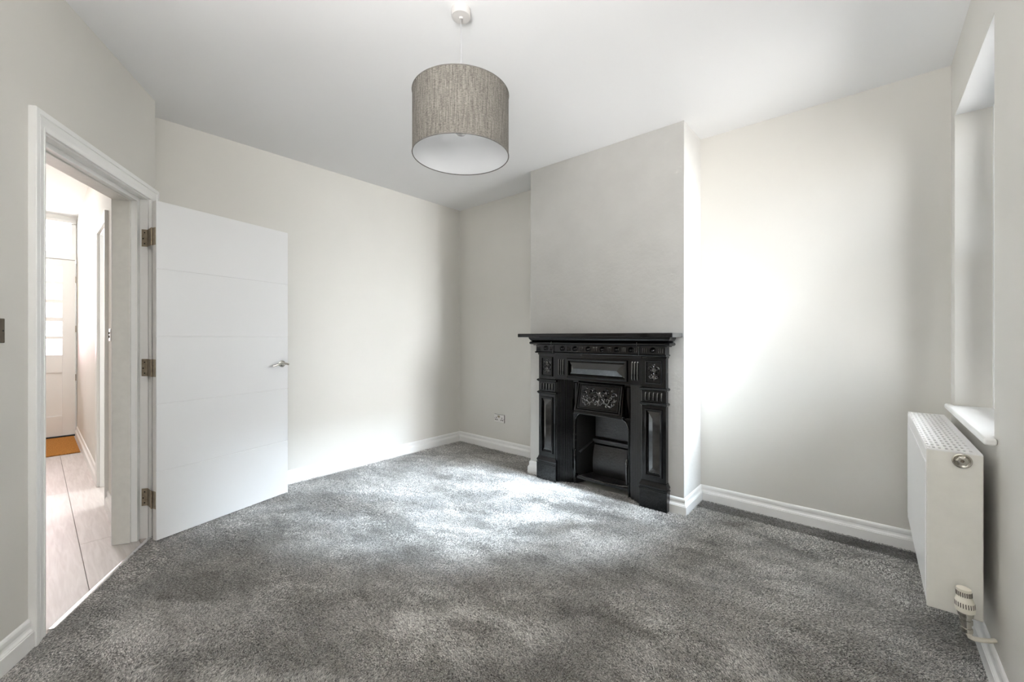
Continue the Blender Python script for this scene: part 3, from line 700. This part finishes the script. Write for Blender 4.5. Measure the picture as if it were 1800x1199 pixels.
# canopy
b = MB(); tp = [(-.196, .040), (-.196, .036), (.196, .036), (.196, .040)]
v0 = [b.v(p) for p in ((-.200, .036, .865), (.200, .036, .865), (.212, -.022, .618), (-.212, -.022, .618))]
v1 = [b.v(p) for p in ((-.200, .046, .865), (.200, .046, .865), (.212, .046, .618), (-.212, .046, .618))]
b.face(v0); b.face(v1[::-1])
for i in range(4): b.face([v0[i], v1[i], v1[(i+1) % 4], v0[(i+1) % 4]])
can = b.build('canopy', I, fp)
sl = (.058/.247)
def cmap(p):                                    # u, height off the sloping face, v (from the middle)
    z = .742+p[2]; return (p[0]*(1+(.742-z)*.0), .036-(.865-z)*sl-p[1], z-p[1]*.2)
for (hw, z0, z1, w, hgt) in ((.197, -.112, .110, .012, .012), (.176, -.096, .092, .007, .008)):
    b = MB(); b.f = cmap; pr = [(0, 0), (w*.2, hgt), (w*.8, hgt*.8), (w, 0)]; rws = []
    for cx, cz, sx, sz in ((-hw, z0, 1, 1), (hw, z0, -1, 1), (hw, z1, -1, -1), (-hw, z1, 1, -1)): rws.append([b.v((cx+sx*d, h_, cz+sz*d)) for d, h_ in pr])
    for i in range(4):
        for j in range(3): b.face([rws[i][j], rws[(i+1) % 4][j], rws[(i+1) % 4][j+1], rws[i][j+1]])
    b.build('frame', I, can)
b = MB(); scroll_relief(b, cmap, .155, .078, .0055, 5, [(.2, .25, .028, .5, 1.2), (.5, -.25, .032, 2.6, 1.2), (.82, .3, .026, 0, 1.1), (.85, -.5, .022, 1, 1), (.15, -.55, .02, 2, 1), (.48, .55, .020, 1.4, 1), (.30, -.1, .016, 3, 1), (.66, .02, .016, 4, 1), (.95, -.1, .014, 2, .9), (.5, -.78, .014, 0, .9)])
scroll_relief(b, cmap, .155, .078, .005, 9, [(.35, .8, .012, 0, .8), (.75, .75, .014, 1, .8), (.72, -.72, .014, 3, .8), (.33, -.42, .014, 2, .8)])
b.build('floral_relief', M['iron3'], can, smooth=True)
b = MB(); b.prism([(-.228, .045), (-.222, -.020), (-.205, -.036), (.205, -.036), (.222, -.020), (.228, .045)], .600, .620); b.build('canopy_lip', I, can, bevel=.006)
# firebox
b = MB()
b.prism([(-.252, .056), (-.236, .056), (-.165, .262), (-.165, .28), (-.20, .28)], 0, .66); b.prism([(.252, .056), (.236, .056), (.165, .262), (.165, .28), (.20, .28)], 0, .66)
b.box(-.17, .17, .262, .28, 0, .66); b.box(-.25, .25, .056, .28, .645, .66)
fb = b.build('firebox', M['dark'], fp)
b = MB(); b.box(-.158, .158, .236, .261, .372, .555); b.build('upper_fireback', I2, fb, bevel=.004)
b = MB(); b.box(-.165, .165, .205, .261, .335, .358); b.box(-.165, .165, .222, .261, .318, .335); b.build('ledge', I2, fb, bevel=.005)
b = MB(); prof = [(.261, .318)]+[(.225-.050*math.sin(PI*(.12+.62*t)), .31-.245*t) for t in [k/12 for k in range(13)]]+[(.261, .065)]
va = [b.v((-.150, y, z)) for y, z in prof]; vb = [b.v((.150, y, z)) for y, z in prof]
for i in range(len(prof)): b.face([va[i], va[(i+1) % len(prof)], vb[(i+1) % len(prof)], vb[i]])
b.face(va); b.face(vb[::-1]); b.build('lower_fireback', I2, fb, smooth=True)
for sx in (-1, 1):
    b = MB(); b.tube([(sx*.222, .080, .255), (sx*.196, .16, .30), (sx*.170, .235, .345)], .010, 6); b.build('side_rail', I2, fb)
b = MB(); b.box(-.225, .225, .05, .26, .045, .062); b.build('hearth_plate', I2, fb)
b = MB(); b.tube([(-.226, .046, .082), (-.18, .030, .080), (-.09, .019, .079), (0, .016, .079), (.09, .019, .079), (.18, .030, .080), (.226, .046, .082)], .0075, 8); b.build('grate_bar', M['iron3'], fb, smooth=True)

# ------------------------------------------------------------------ radiator and valve
RX0, RX1, RY0, RY1, RZ0, RZ1 = 3.803, 3.944, -1.10, -.105, .220, .806
rad = thing('radiator', 'white convector radiator with punched top grille under the window', 'radiator', ((RX0+RX1)/2, (RY0+RY1)/2, RZ0))
rw, rl, rh = (RX1-RX0)/2, (RY1-RY0)/2, RZ1-RZ0
b = MB(); b.box(-rw, -rw+.012, -rl+.004, rl-.004, 0, rh-.006); fpnl = b.build('front_panel', M['radw'], rad, bevel=.005, seg=3)
MB().box(-rw-.003, -rw+.002, -rl+.030, rl-.030, .040, rh-.055).build('pressed_field', M['radw'], fpnl, bevel=.0028, seg=2)
MB().box(-rw+.0125, rw-.0145, -rl+.0105, rl-.0105, rh-.045, rh-.040).build('shade_deck', M['raddark'], rad)  # added deck, coloured dark to imitate shade seen through the grille holes
MB().box(rw-.014, rw-.002, -rl+.004, rl-.004, .01, rh-.008).build('back_panel', M['radw'], rad, bevel=.004)
MB().box(-.006, .004, -rl+.006, rl-.006, .02, rh-.12).build('middle_panel', M['radw'], rad, bevel=.003)
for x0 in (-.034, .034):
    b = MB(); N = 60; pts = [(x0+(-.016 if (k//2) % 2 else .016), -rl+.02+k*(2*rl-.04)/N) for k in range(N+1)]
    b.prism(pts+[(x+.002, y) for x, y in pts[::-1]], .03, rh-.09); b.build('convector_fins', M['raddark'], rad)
# side plates
for sy in (-1, 1):
    b = MB(); y0, y1 = sorted((sy*rl, sy*(rl-.010)))
    b.box(-rw-.001, rw, y0, y1, -.001, rh-.002); sp = b.build('side_panel', M['rad'], rad, bevel=.0035, seg=3)
    if sy < 0:
        b = MB(); b.lathe([(.024, -.0005), (.026, .003), (.022, .0045), (.020, .002), (.0155, .0)], (rw-.052, -rl, rh-.030), 28, 'y'); b.build('plug_ring', M['chrome'], sp, smooth=True)
        b = MB(); b.lathe([(.017, -.002), (.017, .004), (.012, .006), (.0055, .0063), (.0045, .001)], (rw-.052, -rl, rh-.030), 6, 'y'); b.build('vent_plug', M['chrome'], sp)
        b = MB(); b.lathe([(.0045, .002), (.0035, .0068), (0, .0068)], (rw-.052, -rl, rh-.030), 8, 'y'); b.build('vent_key', M['hinge'], sp)
# punched top grille
b = MB(); bmg = b.bm
colx = [.045, .145, .255, .385, .492, .602, .712, .822]; hwx = .030
xs = [0]; 
for c in colx: xs += [c-hwx, c+hwx]
xs += [1]; X = [-rw+.001+q*(2*rw-.002) for q in xs]
NR = 19; pitch = (2*rl-.03)/NR; Y = [-rl]
for k in range(NR): y = -rl+.015+k*pitch; Y += [y+pitch*.24, y+pitch*.76]
Y += [rl]
for lev in (rh-.004, rh):
    gv = [[bmg.verts.new((x, y, lev)) for y in Y] for x in X]
    for i in range(len(X)-1):
        for j in range(len(Y)-1):
            if i % 2 == 1 and j % 2 == 1: continue
            b.face([gv[i][j], gv[i+1][j], gv[i+1][j+1], gv[i][j+1]])
    if lev < rh: low = gv
for i in range(1, len(X)-1, 2):
    for j in range(1, len(Y)-1, 2):
        c = [(i, j), (i+1, j), (i+1, j+1), (i, j+1)]
        for q in range(4):
            a, d = c[q], c[(q+1) % 4]; b.face([low[a[0]][a[1]], low[d[0]][d[1]], gv[d[0]][d[1]], gv[a[0]][a[1]]])
ii, jj = len(X)-1, len(Y)-1
for p, q in (((0, 0), (ii, 0)), ((ii, 0), (ii, jj)), ((ii, jj), (0, jj)), ((0, jj), (0, 0))):
    b.face([low[p[0]][p[1]], low[q[0]][q[1]], gv[q[0]][q[1]], gv[p[0]][p[1]]])
bmesh.ops.remove_doubles(bmg, verts=bmg.verts, dist=1e-6)
b.build('top_grille', M['radw'], rad)
for yy in (.10, .34):
    MB().box(rw-.004, XC-(RX0+RX1)/2-.0005, yy-.02, yy+.02, .12, rh-.1).build('wall_bracket', M['radw'], rad)
# thermostatic valve
vx, vy, vz = 3.894, -1.152, .262
tv = thing('radiator_valve', 'cream thermostatic valve with slotted head at the near radiator end', 'valve', (vx, vy, vz))
TILT = lambda p: (p[0]-.05*(p[2]), p[1], p[2])
def tl(b): b.f = TILT; return b
hd_ = tl(MB()).lathe([(0, .084), (.013, .084), (.0185, .081), (.0195, .072), (.0195, .052), (.0215, .046), (.0245, .036), (.0255, .016), (.0245, .004), (.020, 0), (0, 0)], (0, 0, 0), 32).build('valve_head', M['cream'], tv, smooth=True)
for z0, z1, r in ((.056, .072, .0199), (.020, .036, .0253)):
    for k in range(24):
        a = 2*PI*k/24; b = tl(MB()); ca, sa = math.cos(a), math.sin(a); w = .00105
        r1 = r-.0016 if z0 > .05 else r-.002
        vs = [b.v((ca*rr-sa*q, sa*rr+ca*q, z)) for rr, q, z in ((r+.0002, -w, z0), (r+.0002, w, z0), ((r if z0 > .05 else r-.0007)+.0002, w, z1), ((r if z0 > .05 else r-.0007)+.0002, -w, z1))]
        vi = [b.v((ca*rr-sa*q, sa*rr+ca*q, z)) for rr, q, z in ((r1-.003, -w, z0), (r1-.003, w, z0), (r1-.004, w, z1), (r1-.004, -w, z1))]
        b.face(vs); b.face(vi[::-1])
        for q in range(4): b.face([vs[q], vi[q], vi[(q+1) % 4], vs[(q+1) % 4]])
        b.build('slot', M['slot'], hd_)
b = tl(MB()); b.lathe([(0, .002), (.020, .002), (.021, -.004), (.019, -.012), (.015, -.014), (.015, -.024), (.017, -.025), (.017, -.038), (.013, -.040), (.013, -.052), (.0155, -.053), (.0155, -.066), (.010, -.068), (0, -.068)], (0, 0, 0), 12)
b.tube([(0, 0, -.030), (0, .025, -.030), (0, .050, -.028)], .011, 10); b.build('valve_body', M['chrome'], tv, smooth=True)
b = MB(); b.tube([(.0068, 0, -.060), (.0075, 0, -.072), (.012, .002, -.083), (.022, .008, -.088), (.04, .022, -.092), (.062, .044, -.096), (XC-vx-.0195+.012, .066, -.100)], .0075, 12); b.build('feed_pipe', M['cream'], tv, smooth=True)

# ------------------------------------------------------------------ pendant lamp
lamp = thing('pendant_lamp', 'grey linen drum pendant lamp hanging from the ceiling', 'lamp', (2.241, -2.009, H))
b = MB(); b.lathe([(0, 0), (.043, 0), (.043, -.030), (.041, -.034), (.010, -.036), (.007, -.042), (0, -.042)], n=40); b.build('ceiling_rose', M['rose'], lamp, smooth=True)
b = MB(); b.tube([(0, 0, -.04), (0, 0, -.25), (0, 0, -.43)], .0024, 8); b.build('flex', M['bar'], lamp, smooth=True)
zt, zb, R = 2.315-H, 2.040-H, .2155
b = MB(); b.lathe([(R, zt), (R, zb)], n=96, caps=False); sh = b.build('lamp_shade', M['fabric'], lamp, smooth=True)
b = MB(); b.lathe([(R-.0018, zt+.001), (R-.0018, zb+.001)], n=96, caps=False); b.build('shade_lining', M['lining'], sh, smooth=True)
for z in (zt, zb):
    b = MB(); b.tube([(R*math.cos(k*PI/48), R*math.sin(k*PI/48), z) for k in range(97)], .0024, 6, caps=False); b.build('shade_rim', M['rim'], sh, smooth=True)
b = MB()
for k in range(3):
    a = k*2*PI/3+.3; b.tube([(.02*math.cos(a), .02*math.sin(a), zt-.03), (R*math.cos(a), R*math.sin(a), zt-.004)], .0016, 6)
b.tube([(.021*math.cos(k*PI/8), .021*math.sin(k*PI/8), zt-.03) for k in range(17)], .002, 6); b.build('shade_spider', M['white'], lamp, smooth=True)
b = MB(); b.lathe([(0, -.42), (.012, -.42), (.018, -.435), (.019, -.475), (.015, -.482), (0, -.482)], n=24); b.build('lamp_holder', M['white'], lamp, smooth=True)
b = MB(); b.lathe([(.012, -.478), (.014, -.490), (.022, -.510), (.029, -.528), (.030, -.540), (.027, -.555), (.018, -.565), (0, -.569)], n=28); b.build('bulb', M['bulb'], lamp, smooth=True)
